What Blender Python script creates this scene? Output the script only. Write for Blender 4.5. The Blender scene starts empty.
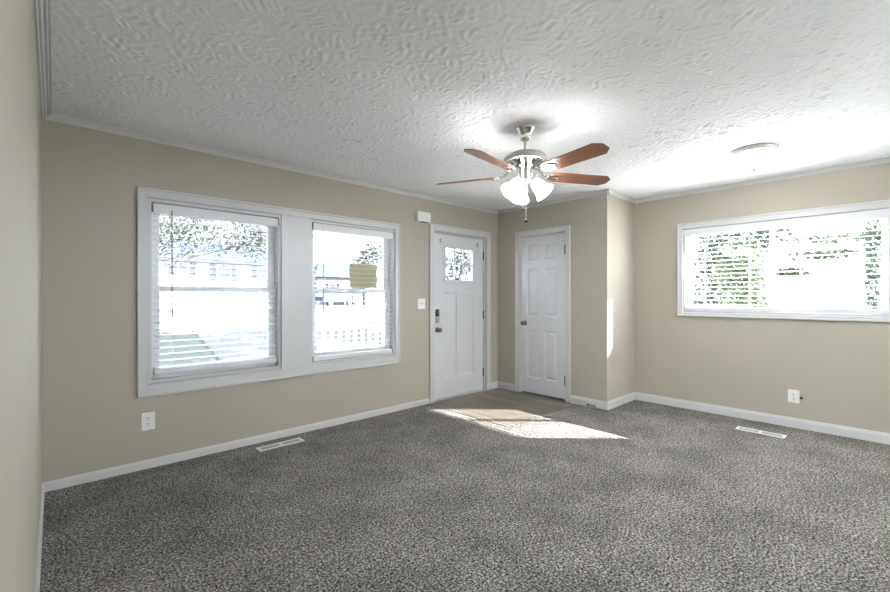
import bpy, bmesh, math, random
from mathutils import Vector, Matrix
random.seed(7)
PI = math.pi
SC = bpy.context.scene
COL = SC.collection

# ------------------------------------------------------------------ camera
H = 1.25
PHI = 0.819
cd = bpy.data.cameras.new('camera')
cam = bpy.data.objects.new('camera', cd)
COL.objects.link(cam)
cd.sensor_width = 36
cd.lens = 418.31 / 890 * 36
cd.shift_y = 0.8 / 890
cd.clip_start = 0.02
cam.location = (0, 0, H)
cam.rotation_euler = (PI / 2, 0, PHI - PI / 2)
SC.camera = cam

# ------------------------------------------------------------------ sky, sun, exposure
SKY = 2.5
SKY_GLOW = 4.0
SUN = 42.0
world = bpy.data.worlds.new('sky')
SC.world = world
world.use_nodes = True
wn = world.node_tree
wn.nodes.clear()
bg = wn.nodes.new('ShaderNodeBackground')
wo = wn.nodes.new('ShaderNodeOutputWorld')
bg.inputs['Color'].default_value = (0.88, 0.945, 1.03, 1)
# the sky is brighter towards the sun
wtc = wn.nodes.new('ShaderNodeTexCoord')
wdp = wn.nodes.new('ShaderNodeVectorMath'); wdp.operation = 'DOT_PRODUCT'
wdp.inputs[1].default_value = Vector((0.721, -0.693, 0.567)).normalized()
wmx = wn.nodes.new('ShaderNodeMath'); wmx.operation = 'MAXIMUM'; wmx.inputs[1].default_value = 0
wpw = wn.nodes.new('ShaderNodeMath'); wpw.operation = 'POWER'; wpw.inputs[1].default_value = 2.5
wma = wn.nodes.new('ShaderNodeMath'); wma.operation = 'MULTIPLY_ADD'
wma.inputs[1].default_value = SKY_GLOW; wma.inputs[2].default_value = SKY
wn.links.new(wtc.outputs['Generated'], wdp.inputs[0])
wn.links.new(wdp.outputs['Value'], wmx.inputs[0])
wn.links.new(wmx.outputs[0], wpw.inputs[0])
wn.links.new(wpw.outputs[0], wma.inputs[0])
wn.links.new(wma.outputs[0], bg.inputs['Strength'])
wn.links.new(bg.outputs[0], wo.inputs[0])

sd = bpy.data.lights.new('sun', 'SUN')
sd.energy = SUN
sd.angle = math.radians(0.1)
sd.color = (1.0, 0.975, 0.94)
sun = bpy.data.objects.new('sun', sd)
COL.objects.link(sun)
SUN_DIR = Vector((-0.721, 0.693, -0.567)).normalized()
sun.rotation_euler = SUN_DIR.to_track_quat('-Z', 'Y').to_euler()
sun.location = (14, -12, 12)

vs = SC.view_settings
vs.view_transform = 'Standard'
vs.look = 'None'
vs.gamma = 1
vs.use_curve_mapping = False
vs.exposure = 1.9

FAN_GLOW = 9.5
DOME_GLOW = 16.0

# ------------------------------------------------------------------ room measures
D = 3.712        # front wall
XL = -0.058      # left wall
X2 = 4.46        # closet wall
Y3 = 2.151       # return wall
X4 = 5.173       # right wall
CZ = 2.43        # ceiling
XS, YB, YJ = -1.7, -2.3, 0.5   # part of the room behind the camera
T = 0.14

# ------------------------------------------------------------------ materials
def mat(name, color, rough=0.5, metal=0.0, spec=0.5):
    m = bpy.data.materials.new(name)
    m.use_nodes = True
    b = m.node_tree.nodes['Principled BSDF']
    b.inputs['Base Color'].default_value = (*color, 1)
    b.inputs['Roughness'].default_value = rough
    b.inputs['Metallic'].default_value = metal
    b.inputs['Specular IOR Level'].default_value = spec
    return m

def nodes(m):
    nt = m.node_tree
    return nt, nt.nodes['Principled BSDF'], nt.nodes.new, nt.links.new

def noise(nt, scale, detail=2.0, rough=0.5, dist=0.0, coord='Object', sc=(1, 1, 1)):
    tc = nt.nodes.new('ShaderNodeTexCoord')
    mp = nt.nodes.new('ShaderNodeMapping')
    mp.inputs['Scale'].default_value = sc
    n = nt.nodes.new('ShaderNodeTexNoise')
    n.inputs['Scale'].default_value = scale
    n.inputs['Detail'].default_value = detail
    n.inputs['Roughness'].default_value = rough
    n.inputs['Distortion'].default_value = dist
    nt.links.new(tc.outputs[coord], mp.inputs[0])
    nt.links.new(mp.outputs[0], n.inputs['Vector'])
    return n

def ramp(nt, stops, fac):
    r = nt.nodes.new('ShaderNodeValToRGB')
    el = r.color_ramp.elements
    while len(el) < len(stops):
        el.new(0.5)
    for e, (p, c) in zip(el, stops):
        e.position = p
        e.color = (*c, 1)
    nt.links.new(fac, r.inputs[0])
    return r

def bump(nt, b, h, strength, dist):
    n = nt.nodes.new('ShaderNodeBump')
    n.inputs['Strength'].default_value = strength
    n.inputs['Distance'].default_value = dist
    nt.links.new(h, n.inputs['Height'])
    nt.links.new(n.outputs[0], b.inputs['Normal'])
    return n

def paint_mat(name, c):
    m = mat(name, c, 0.62, spec=0.3)
    nt, b, _, L = nodes(m)
    n = noise(nt, 1.3, 3)
    r = ramp(nt, [(0.3, tuple(x * 0.975 for x in c)), (0.7, tuple(x * 1.02 for x in c))], n.outputs[0])
    L(r.outputs[0], b.inputs['Base Color'])
    n2 = noise(nt, 260, 2)
    bump(nt, b, n2.outputs[0], 0.06, 0.002)
    return m

M = {}
M['wall'] = paint_mat('beige_wall_paint', (0.455, 0.417, 0.348))
M['trim'] = mat('white_trim_paint', (0.61, 0.61, 0.612), 0.35)
M['door'] = mat('white_door_paint', (0.68, 0.68, 0.695), 0.32)
M['vinyl'] = mat('white_vinyl', (0.82, 0.83, 0.84), 0.35)
M['slat'] = mat('white_slat', (0.74, 0.75, 0.77), 0.4)
M['plastic'] = mat('white_plastic', (0.82, 0.82, 0.80), 0.3)
M['dark'] = mat('dark_slot', (0.02, 0.02, 0.02), 0.6)
M['bracket'] = mat('grey_bracket', (0.16, 0.15, 0.13), 0.5)
M['clip'] = mat('grey_clip', (0.5, 0.5, 0.5), 0.4)
M['black'] = mat('black_metal', (0.015, 0.014, 0.013), 0.35, 0.4)
M['hinge_grey'] = mat('dark_grey_hinge', (0.10, 0.095, 0.09), 0.4, 0.7)
M['nickel'] = mat('satin_nickel', (0.55, 0.53, 0.50), 0.25, 1.0)
M['brushed'] = mat('brushed_nickel', (0.50, 0.485, 0.46), 0.32, 1.0)
M['darknickel'] = mat('dark_satin_nickel', (0.22, 0.205, 0.19), 0.28, 1.0)
M['chrome'] = mat('polished_nickel', (0.72, 0.70, 0.67), 0.12, 1.0)
M['cord'] = mat('blind_cord', (0.75, 0.75, 0.74), 0.7)
M['wand'] = mat('brown_wand', (0.20, 0.13, 0.11), 0.4)
M['paper'] = mat('tan_paper', (0.62, 0.57, 0.40), 0.8)
pn, pb, PN, PL = nodes(M['paper'])
ptr = PN('ShaderNodeBsdfTranslucent'); ptr.inputs['Color'].default_value = (0.55, 0.50, 0.33, 1)
pmx = PN('ShaderNodeMixShader'); pmx.inputs[0].default_value = 0.35
PL(pb.outputs[0], pmx.inputs[1]); PL(ptr.outputs[0], pmx.inputs[2])
PL(pmx.outputs[0], pn.nodes['Material Output'].inputs['Surface'])
M['concrete'] = mat('concrete', (0.8, 0.8, 0.8), 0.85)  # very pale so the added ground slabs bounce more sun indoors
M['asphalt'] = mat('asphalt', (0.14, 0.135, 0.14), 0.95, spec=0.05)
M['drive'] = mat('grey_drive', (0.085, 0.085, 0.095), 0.95, spec=0.05)
M['siding'] = mat('pale_siding', (0.13, 0.13, 0.133), 0.7, spec=0.05)
M['shutter'] = mat('dark_shutter', (0.008, 0.009, 0.013), 0.8, spec=0.02)
M['darkglass'] = mat('dark_window', (0.012, 0.014, 0.018), 0.5, spec=0.05)
M['red'] = mat('red_car_paint', (0.12, 0.02, 0.03), 0.5, spec=0.2)
M['blue'] = mat('blue_car_paint', (0.03, 0.04, 0.07), 0.5, spec=0.2)
M['tyre'] = mat('tyre', (0.02, 0.02, 0.02), 0.8)
M['deck'] = mat('grey_deck', (0.22, 0.22, 0.23), 0.8)
M['railing'] = mat('white_railing_paint', (0.80, 0.80, 0.80), 0.5)
M['tip'] = mat('white_rubber', (0.8, 0.8, 0.78), 0.6)

# glass: clear, thin, slightly reflective
m = bpy.data.materials.new('window_glass')
m.use_nodes = True
nt = m.node_tree
nt.nodes.clear()
o_ = nt.nodes.new('ShaderNodeOutputMaterial')
mx = nt.nodes.new('ShaderNodeMixShader')
tr = nt.nodes.new('ShaderNodeBsdfTransparent')
gl = nt.nodes.new('ShaderNodeBsdfGlossy')
lw = nt.nodes.new('ShaderNodeLayerWeight')
pw = nt.nodes.new('ShaderNodeMath'); pw.operation = 'POWER'; pw.inputs[1].default_value = 4.0
fr = nt.nodes.new('ShaderNodeMath'); fr.operation = 'MULTIPLY_ADD'
fr.inputs[1].default_value = 0.7; fr.inputs[2].default_value = 0.03
nt.links.new(lw.outputs['Facing'], pw.inputs[0])
nt.links.new(pw.outputs[0], fr.inputs[0])
tr.inputs['Color'].default_value = (0.95, 0.97, 0.97, 1)
gl.inputs['Roughness'].default_value = 0.02
nt.links.new(fr.outputs[0], mx.inputs[0])
nt.links.new(tr.outputs[0], mx.inputs[1])
nt.links.new(gl.outputs[0], mx.inputs[2])
nt.links.new(mx.outputs[0], o_.inputs[0])
M['glass'] = m

def glow(name, color, strength):
    m = mat(name, (0.85, 0.85, 0.82), 0.4)
    b = m.node_tree.nodes['Principled BSDF']
    b.inputs['Emission Color'].default_value = (*color, 1)
    b.inputs['Emission Strength'].default_value = strength
    return m
M['shade'] = glow('lit_frosted_glass', (0.98, 0.98, 1.0), FAN_GLOW)
M['dome'] = glow('lit_dome_glass', (0.98, 0.98, 1.0), DOME_GLOW)

# ceiling: slap-brush texture
m = mat('textured_ceiling', (0.91, 0.91, 0.92), 0.8, spec=0.2)
nt, b, N, L = nodes(m)
n2 = noise(nt, 70, 3, 0.6, 0.8)
bump(nt, b, n2.outputs[0], 0.5, 0.006)
M['ceiling'] = m

# carpet
m = mat('grey_brown_carpet', (0.12, 0.11, 0.1), 0.95, spec=0.05)
nt, b, N, L = nodes(m)
n1 = noise(nt, 95, 3, 0.7, 0.5)
r1 = ramp(nt, [(0.37, (0.018, 0.016, 0.014)), (0.5, (0.17, 0.16, 0.148)), (0.64, (0.56, 0.53, 0.50))], n1.outputs[0])
n2 = noise(nt, 2.6, 5, 0.65)
r2 = ramp(nt, [(0.38, (0.82, 0.82, 0.82)), (0.62, (1.18, 1.18, 1.18))], n2.outputs[0])
mm = N('ShaderNodeMix'); mm.data_type = 'RGBA'; mm.blend_type = 'MULTIPLY'; mm.inputs[0].default_value = 1
L(r1.outputs[0], mm.inputs[6]); L(r2.outputs[0], mm.inputs[7])
L(mm.outputs[2], b.inputs['Base Color'])
bump(nt, b, n1.outputs[0], 0.7, 0.008)
M['carpet'] = m

# laminate planks along y
m = mat('grey_brown_laminate', (0.2, 0.17, 0.14), 0.38)
nt, b, N, L = nodes(m)
tc = N('ShaderNodeTexCoord')
mp = N('ShaderNodeMapping'); mp.inputs['Rotation'].default_value = (0, 0, PI / 2)
L(tc.outputs['Object'], mp.inputs[0])
bk = N('ShaderNodeTexBrick')
bk.inputs['Scale'].default_value = 1
bk.inputs['Brick Width'].default_value = 1.2
bk.inputs['Row Height'].default_value = 0.15
bk.inputs['Mortar Size'].default_value = 0.0015
bk.inputs['Color1'].default_value = (0.235, 0.208, 0.175, 1)
bk.inputs['Color2'].default_value = (0.165, 0.143, 0.118, 1)
bk.inputs['Mortar'].default_value = (0.06, 0.05, 0.04, 1)
L(mp.outputs[0], bk.inputs['Vector'])
g = noise(nt, 26, 5, 0.65, 0.4, sc=(1, 0.09, 1))
gr = ramp(nt, [(0.3, (0.62, 0.6, 0.58)), (0.7, (1.25, 1.25, 1.25))], g.outputs[0])
mm = N('ShaderNodeMix'); mm.data_type = 'RGBA'; mm.blend_type = 'MULTIPLY'; mm.inputs[0].default_value = 1
L(bk.outputs[0], mm.inputs[6]); L(gr.outputs[0], mm.inputs[7])
L(mm.outputs[2], b.inputs['Base Color'])
M['laminate'] = m

# fan blade wood, grain along local x
m = mat('cherry_wood', (0.3, 0.12, 0.06), 0.35)
nt, b, N, L = nodes(m)
g = noise(nt, 60, 5, 0.6, 0.8, sc=(0.05, 1, 1))
gr = ramp(nt, [(0.3, (0.20, 0.075, 0.035)), (0.7, (0.36, 0.15, 0.075))], g.outputs[0])
L(gr.outputs[0], b.inputs['Base Color'])
M['wood'] = m

# outdoors
def speck(name, c1, c2, scale, rough=0.9):
    m = mat(name, c1, rough, spec=0.1)
    nt, b, N, L = nodes(m)
    n = noise(nt, scale, 4, 0.6)
    r = ramp(nt, [(0.35, c1), (0.65, c2)], n.outputs[0])
    L(r.outputs[0], b.inputs['Base Color'])
    return m
M['grass'] = speck('lawn_grass', (0.038, 0.047, 0.042), (0.06, 0.068, 0.06), 3)
M['roof'] = speck('blue_grey_shingles', (0.012, 0.016, 0.028), (0.02, 0.026, 0.042), 6)
M['bark'] = speck('bark', (0.02, 0.018, 0.016), (0.04, 0.035, 0.03), 8)
def leafmat(name, c):
    m = speck(name, tuple(x * 0.6 for x in c), tuple(x * 1.5 for x in c), 2.5, 0.6)
    nt, b, N, L = nodes(m)
    b.inputs['Specular IOR Level'].default_value = 0.05
    return m
M['leaf_a'] = leafmat('dark_leaves', (0.032, 0.048, 0.036))
M['leaf_b'] = leafmat('mid_leaves', (0.056, 0.072, 0.042))
M['leaf_c'] = leafmat('grey_leaves', (0.048, 0.053, 0.05))

# ------------------------------------------------------------------ mesh helpers
def tobj(name, bm, m, parent=None, smooth=False, loc=None):
    bmesh.ops.recalc_face_normals(bm, faces=bm.faces[:])
    me = bpy.data.meshes.new(name)
    bm.to_mesh(me)
    bm.free()
    me.materials.append(M[m] if isinstance(m, str) else m)
    if smooth:
        for p in me.polygons:
            p.use_smooth = True
    o = bpy.data.objects.new(name, me)
    COL.objects.link(o)
    if parent:
        o.parent = parent
    if loc:
        o.location = loc
    return o

def box(bm, a, b, bev=0.0, seg=1):
    x0, y0, z0 = [min(p, q) for p, q in zip(a, b)]
    x1, y1, z1 = [max(p, q) for p, q in zip(a, b)]
    v = [bm.verts.new(p) for p in ((x0, y0, z0), (x1, y0, z0), (x1, y1, z0), (x0, y1, z0),
                                   (x0, y0, z1), (x1, y0, z1), (x1, y1, z1), (x0, y1, z1))]
    fs = [bm.faces.new([v[i] for i in f]) for f in ((0, 3, 2, 1), (4, 5, 6, 7), (0, 1, 5, 4), (1, 2, 6, 5), (2, 3, 7, 6), (3, 0, 4, 7))]
    if bev > 0:
        es = list({e for f in fs for e in f.edges})
        bmesh.ops.bevel(bm, geom=es, offset=bev, segments=seg, affect='EDGES', profile=0.5)

def prism(bm, pts, axis, lo, hi):
    """extrude a closed outline (2-D points) along an axis; other two axes in order"""
    def P(a, b, c):
        return {'x': (c, a, b), 'y': (a, c, b), 'z': (a, b, c)}[axis]
    A = [bm.verts.new(P(p[0], p[1], lo)) for p in pts]
    B = [bm.verts.new(P(p[0], p[1], hi)) for p in pts]
    bm.faces.new(A)
    bm.faces.new(B[::-1])
    n = len(pts)
    for i in range(n):
        bm.faces.new((A[i], A[(i + 1) % n], B[(i + 1) % n], B[i]))

def lathe(bm, prof, n=32, mtx=Matrix(), cap=True):
    rings = []
    for r, z in prof:
        rings.append([bm.verts.new(mtx @ Vector((r * math.cos(2 * PI * k / n), r * math.sin(2 * PI * k / n), z))) for k in range(n)])
    for a, b in zip(rings, rings[1:]):
        for k in range(n):
            bm.faces.new((a[k], a[(k + 1) % n], b[(k + 1) % n], b[k]))
    if cap:
        bm.faces.new(rings[0][::-1])
        bm.faces.new(rings[-1])

def cyl(bm, p, q, r, n=12, r2=None):
    p, q = Vector(p), Vector(q)
    d = q - p
    mtx = Matrix.Translation(p) @ d.to_track_quat('Z', 'Y').to_matrix().to_4x4()
    lathe(bm, [(r, 0), (r if r2 is None else r2, d.length)], n, mtx)

def ball(bm, c, r, n=12):
    bmesh.ops.create_uvsphere(bm, u_segments=n, v_segments=max(6, n // 2), radius=r, matrix=Matrix.Translation(c))

def empty(name, loc=(0, 0, 0), rz=0.0):
    o = bpy.data.objects.new(name, None)
    o.empty_display_size = 0.1
    o.location = loc
    o.rotation_euler = (0, 0, rz)
    COL.objects.link(o)
    return o

def tag(o, label, cat, group=None, kind=None):
    o['label'] = label
    o['category'] = cat
    if group:
        o['group'] = group
    if kind:
        o['kind'] = kind
    return o

def struct(o, label, cat):
    return tag(o, label, cat, kind='structure')

CD_Y = (2.66, 3.335)
RW = -PI / 2     # frames on walls that face -x: local x runs towards -y

RELIEF = 0.0030
# ------------------------------------------------------------------ floor, ceiling, walls
bm = bmesh.new()
box(bm, (XS, YB, -0.15), (3.17, D, 0))
box(bm, (3.17, YB, -0.15), (X4, 2.52, 0))
struct(tobj('floor', bm, 'carpet'), 'grey brown speckled carpet covering the living room floor', 'floor')
bm = bmesh.new()
box(bm, (3.17, 2.52, -0.15), (X2, D, 0.002))
box(bm, (X2, CD_Y[0], -0.05), (X2 + 0.1, CD_Y[1], 0.002))
struct(tobj('floor_entry', bm, 'laminate'), 'grey brown wood laminate planks inside the front door', 'floor')
bm = bmesh.new()
box(bm, (XS - T, YB - T, CZ + 0.012), (X4 + T, D + T, CZ + 0.12))
box(bm, (XS - T, YB - T, CZ), (X4 + T, -0.45, CZ + 0.012))
# slap-brush texture: overlapping fans of raised bristle ridges, real relief a few millimetres deep
import numpy as np
rng = np.random.default_rng(3)
GS = 0.0075
gx = np.arange(XL - 0.02, X4 + 0.02, GS)
gy = np.arange(-0.45, D + 0.02, GS)
hgt = np.zeros((len(gx), len(gy)))
for _k in range(15000):
    cx_, cy_ = rng.uniform(gx[0], gx[-1]), rng.uniform(gy[0], gy[-1])
    rad = rng.uniform(0.028, 0.062)
    i0, i1 = np.searchsorted(gx, (cx_ - rad, cx_ + rad))
    j0, j1 = np.searchsorted(gy, (cy_ - rad, cy_ + rad))
    if i1 - i0 < 3 or j1 - j0 < 3:
        continue
    X_, Y_ = np.meshgrid(gx[i0:i1] - cx_, gy[j0:j1] - cy_, indexing='ij')
    th_ = rng.uniform(0, 2 * PI)
    u_ = X_ * math.cos(th_) + Y_ * math.sin(th_)
    v_ = -X_ * math.sin(th_) + Y_ * math.cos(th_)
    v_ = v_ + rng.uniform(-9, 9) * u_ * u_
    m_ = np.clip(1 - (X_ * X_ + Y_ * Y_) / (rad * rad), 0, 1) ** 1.5
    wl = rng.uniform(0.026, 0.060)
    w_ = np.sin(2 * PI * v_ / wl + rng.uniform(0, 6.28))
    hgt[i0:i1, j0:j1] += m_ * (w_ * np.abs(w_) ** 0.3 + 0.25) * rng.uniform(0.3, 1.0) ** 2 * RELIEF
hgt = np.clip(hgt, -0.006, 0.0085)
nx_, ny_ = hgt.shape
co = np.empty((nx_, ny_, 3), dtype=np.float32)
co[..., 0] = gx[:, None]
co[..., 1] = gy[None, :]
co[..., 2] = CZ + 0.001 - hgt
idx = np.arange(nx_ * ny_).reshape(nx_, ny_)
fq = np.stack([idx[:-1, :-1], idx[:-1, 1:], idx[1:, 1:], idx[1:, :-1]], -1).reshape(-1, 4)
rel = bpy.data.meshes.new('ceiling')
bm.to_mesh(rel)
nv0, nf0 = len(rel.vertices), len(rel.polygons)
bco = np.empty(nv0 * 3, dtype=np.float32); rel.vertices.foreach_get('co', bco)
bf = [list(p.vertices) for p in rel.polygons]
bm.free()
rel2 = bpy.data.meshes.new('ceiling')
nv = nv0 + nx_ * ny_
nf = nf0 + len(fq)
rel2.vertices.add(nv)
rel2.vertices.foreach_set('co', np.concatenate([bco, co.reshape(-1)]))
loops = np.concatenate([np.array(bf).reshape(-1), (fq + nv0).reshape(-1)]).astype(np.int32)
rel2.loops.add(len(loops))
rel2.loops.foreach_set('vertex_index', loops)
rel2.polygons.add(nf)
rel2.polygons.foreach_set('loop_start', np.arange(0, nf * 4, 4, dtype=np.int32))
rel2.polygons.foreach_set('use_smooth', np.concatenate([np.zeros(nf0, bool), np.ones(len(fq), bool)]))
rel2.update(calc_edges=True)
rel2.validate()
bpy.data.meshes.remove(rel)
rel2.materials.append(M['ceiling'])
ceil_o = bpy.data.objects.new('ceiling', rel2)
COL.objects.link(ceil_o)
struct(ceil_o, 'white slap brush textured ceiling', 'ceiling')

def wall_y(name, label, y0, y1, xa, xb, holes):
    """wall in the xz plane with rectangular holes (x0,x1,z0,z1)"""
    bm = bmesh.new()
    xs = sorted({xa, xb, *[h[0] for h in holes], *[h[1] for h in holes]})
    for a, b in zip(xs, xs[1:]):
        h = [q for q in holes if q[0] <= a + 1e-6 and q[1] >= b - 1e-6]
        if not h:
            box(bm, (a, y0, -0.15), (b, y1, CZ))
        else:
            if h[0][2] > 0.01:
                box(bm, (a, y0, -0.15), (b, y1, h[0][2]))
            else:
                box(bm, (a, y0, -0.15), (b, y1, -0.001))
            box(bm, (a, y0, h[0][3]), (b, y1, CZ))
    return struct(tobj(name, bm, 'wall'), label, 'wall')

def wall_x(name, label, x0, x1, ya, yb, holes):
    bm = bmesh.new()
    ys = sorted({ya, yb, *[h[0] for h in holes], *[h[1] for h in holes]})
    for a, b in zip(ys, ys[1:]):
        h = [q for q in holes if q[0] <= a + 1e-6 and q[1] >= b - 1e-6]
        if not h:
            box(bm, (x0, a, -0.15), (x1, b, CZ))
        else:
            box(bm, (x0, a, -0.15), (x1, b, max(h[0][2], -0.001)))
            box(bm, (x0, a, h[0][3]), (x1, b, CZ))
    return struct(tobj(name, bm, 'wall'), label, 'wall')

WA = (0.50, 1.475)      # left half of the front window
WB = (1.745, 2.725)     # right half
WZ = (0.615, 1.975)
DO = (3.285, 4.205, 2.03)
RWY = (0.0, 1.61)
RWZ = (1.075, 2.005)
CD = (2.66, 3.335, 2.03)
wall_y('wall_front', 'beige front wall with the twin window and the entry door', D, D + T, XL - T, X4 + T,
       [(WA[0], WA[1], *WZ), (WB[0], WB[1], *WZ), (DO[0], DO[1], 0, DO[2])])
wall_x('wall_closet', 'beige closet wall holding the six panel door', X2, X2 + 0.10, Y3, D, [(CD[0], CD[1], 0, CD[2])])
wall_y('wall_return', 'short beige wall at the side of the closet', Y3, Y3 + 0.10, X2 + 0.10, X4, [])
wall_x('wall_right', 'beige right wall with the wide window', X4, X4 + T, YB, D, [(RWY[0], RWY[1], *RWZ)])
wall_x('wall_left', 'beige left wall beside the camera', XL - T, XL, YJ, D, [])
wall_y('wall_jog', 'beige wall stub behind the camera', YJ, YJ + T, XS, XL - T, [])
BACK = (-2.0, 0.2, 0.15, 2.1)
wall_x('wall_side', 'beige side wall behind the camera with an added wide window', XS - T, XS, YB, YJ + T, [BACK])
BACK2 = (0.6, 4.9, 1.45, 2.1)
wall_y('wall_back', 'beige back wall behind the camera', YB - T, YB, XS - T, X4 + T, [BACK2])
# closet inside
bm = bmesh.new()
box(bm, (X2 + 0.10, Y3 + 0.1, -0.15), (X4, D, -0.01))
struct(tobj('floor_closet', bm, 'carpet'), 'carpet inside the closet', 'floor')

# skirting and crown along straight runs
def run_y(bm, xa, xb, y, prof, s):     # along x at wall y; profile (out, z); s = -1 means room on -y side
    prism(bm, [(y + s * o, z) for o, z in prof], 'x', xa, xb)
def run_x(bm, ya, yb, x, prof, s):
    A = [(x + s * o, z) for o, z in prof]
    prism(bm, A, 'y', ya, yb)

def skirt(h, t=0.014):
    return [(0, 0), (t, 0), (t, h * 0.72), (t * 0.55, h * 0.90), (t * 0.4, h), (0, h)]
CR = [(0, CZ), (0, CZ - 0.042), (0.008, CZ - 0.042), (0.012, CZ - 0.030), (0.026, CZ - 0.012), (0.034, CZ - 0.008), (0.034, CZ)]
CRL = [(0, CZ), (0, CZ - 0.05), (0.008, CZ - 0.05), (0.012, CZ - 0.036), (0.020, CZ - 0.036), (0.026, CZ - 0.020), (0.036, CZ - 0.020), (0.040, CZ - 0.006), (0.048, CZ - 0.006), (0.048, CZ)]
def trimpiece(name, label, fn, cat):
    bm = bmesh.new()
    fn(bm)
    struct(tobj(name, bm, 'trim'), label, cat)
HB = 0.062
HR = 0.092
trimpiece('baseboard_front', 'white baseboard along the front wall', lambda b: (run_y(b, XL, 3.214, D, skirt(HB), -1), run_y(b, 4.299, X2, D, skirt(HR), -1)), 'baseboard')
trimpiece('baseboard_left', 'white baseboard along the left wall', lambda b: run_x(b, YJ, D, XL, skirt(HB), 1), 'baseboard')
trimpiece('baseboard_closet', 'white baseboard along the closet wall', lambda b: (run_x(b, Y3 - 0.014, 2.594, X2, skirt(HR), -1), run_x(b, 3.396, D, X2, skirt(HR), -1)), 'baseboard')
trimpiece('baseboard_return', 'white baseboard along the short closet side wall', lambda b: run_y(b, X2, X4, Y3, skirt(HR), -1), 'baseboard')
trimpiece('baseboard_right', 'white baseboard along the right wall', lambda b: run_x(b, YB, Y3, X4, skirt(HR), -1), 'baseboard')
trimpiece('trim_1', 'white crown moulding along the front wall', lambda b: run_y(b, XL, X2, D, CR, -1), 'crown moulding')
trimpiece('trim_2', 'white crown moulding along the left wall', lambda b: run_x(b, YJ, D, XL, CRL, 1), 'crown moulding')
trimpiece('trim_3', 'white crown moulding along the closet wall', lambda b: run_x(b, Y3 - 0.034, D, X2, CR, -1), 'crown moulding')
trimpiece('trim_4', 'white crown moulding along the short closet side wall', lambda b: run_y(b, X2 - 0.034, X4, Y3, CR, -1), 'crown moulding')
trimpiece('trim_5', 'white crown moulding along the right wall', lambda b: run_x(b, YB, Y3, X4, CR, -1), 'crown moulding')
trimpiece('trim_6', 'white shoe moulding under the closet wall baseboard', lambda b: run_x(b, 2.50, 2.594, X2 - 0.014, [(0, 0), (0.014, 0), (0.012, 0.01), (0.004, 0.02), (0, 0.02)], -1), 'shoe moulding')

# ------------------------------------------------------------------ windows
def frame_rect(bm, x0, x1, z0, z1, w, y0, y1, bev=0.0, wb=None, wt=None):
    """rectangular frame, outer bounds given, member width w"""
    wb = w if wb is None else wb
    wt = w if wt is None else wt
    box(bm, (x0, y0, z0), (x0 + w, y1, z1), bev)
    box(bm, (x1 - w, y0, z0), (x1, y1, z1), bev)
    box(bm, (x0 + w, y0, z0), (x1 - w, y1, z0 + wb), bev)
    box(bm, (x0 + w, y0, z1 - wt), (x1 - w, y1, z1), bev)

def casing(bm, x0, x1, z0, z1, w, wb, wt):
    """moulded casing: flat board with a raised outer band"""
    frame_rect(bm, x0, x1, z0, z1, w, -0.016, 0.0, 0.003, wb, wt)
    frame_rect(bm, x0, x1, z0, z1, 0.016, -0.024, -0.015, 0.003)

# window_1: twin double-hung
w1 = struct(empty('window_1', (0, D, 0)), 'white framed twin double hung window in the front wall', 'window')
bm = bmesh.new()
casing(bm, 0.437, 2.777, 0.523, 2.043, 0.060, 0.088, 0.066)
tobj('casing', bm, 'trim', w1)
bm = bmesh.new()
box(bm, (WA[1] - 0.002, -0.014, WZ[0] - 0.004), (WB[0] + 0.002, 0.0, WZ[1] + 0.002), 0.002)
tobj('mullion_panel', bm, 'trim', w1)
def double_hung(xa, xb, root):
    bm = bmesh.new()
    frame_rect(bm, xa + 0.001, xb - 0.001, WZ[0] + 0.001, WZ[1] - 0.001, 0.022, 0.001, 0.135)
    tobj('jamb', bm, 'trim', root)
    xi, xj = xa + 0.023, xb - 0.023
    zm = 1.312
    bm = bmesh.new()
    frame_rect(bm, xi, xj, zm - 0.022, WZ[1] - 0.023, 0.062, 0.093, 0.120, 0.003, 0.042, 0.05)
    tobj('upper_sash', bm, 'vinyl', root)
    bm = bmesh.new()
    frame_rect(bm, xi, xj, WZ[0] + 0.023, zm + 0.022, 0.062, 0.064, 0.092, 0.003, 0.075, 0.044)
    box(bm, ((xi + xj) / 2 - 0.04, 0.052, zm + 0.004), ((xi + xj) / 2 + 0.04, 0.066, zm + 0.02), 0.004)
    tobj('lower_sash', bm, 'vinyl', root)
    bm = bmesh.new()
    box(bm, (xi + 0.05, 0.104, zm), (xj - 0.05, 0.107, WZ[1] - 0.05))
    tobj('upper_pane', bm, 'glass', root)
    bm = bmesh.new()
    box(bm, (xi + 0.05, 0.076, WZ[0] + 0.08), (xj - 0.05, 0.079, zm))
    tobj('lower_pane', bm, 'glass', root)
double_hung(*WA, w1)
double_hung(*WB, w1)

# window_2: wide slider in the right wall
w2 = struct(empty('window_2', (X4, 0, 0), RW), 'wide white framed sliding window in the right wall', 'window')
rx0, rx1 = -RWY[1], -RWY[0]
bm = bmesh.new()
casing(bm, -1.665, 0.065, 1.035, 2.072, 0.056, 0.042, 0.066)
tobj('casing', bm, 'trim', w2)
bm = bmesh.new()
frame_rect(bm, rx0 + 0.001, rx1 - 0.001, RWZ[0] + 0.001, RWZ[1] - 0.001, 0.02, 0.001, 0.135)
tobj('jamb', bm, 'trim', w2)
bm = bmesh.new()
frame_rect(bm, rx0 + 0.021, -0.80, RWZ[0] + 0.021, RWZ[1] - 0.021, 0.045, 0.065, 0.09, 0.003)
tobj('sash', bm, 'vinyl', w2)
bm = bmesh.new()
frame_rect(bm, -0.845, rx1 - 0.021, RWZ[0] + 0.021, RWZ[1] - 0.021, 0.045, 0.091, 0.116, 0.003)
tobj('sash', bm, 'vinyl', w2)
bm = bmesh.new()
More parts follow.
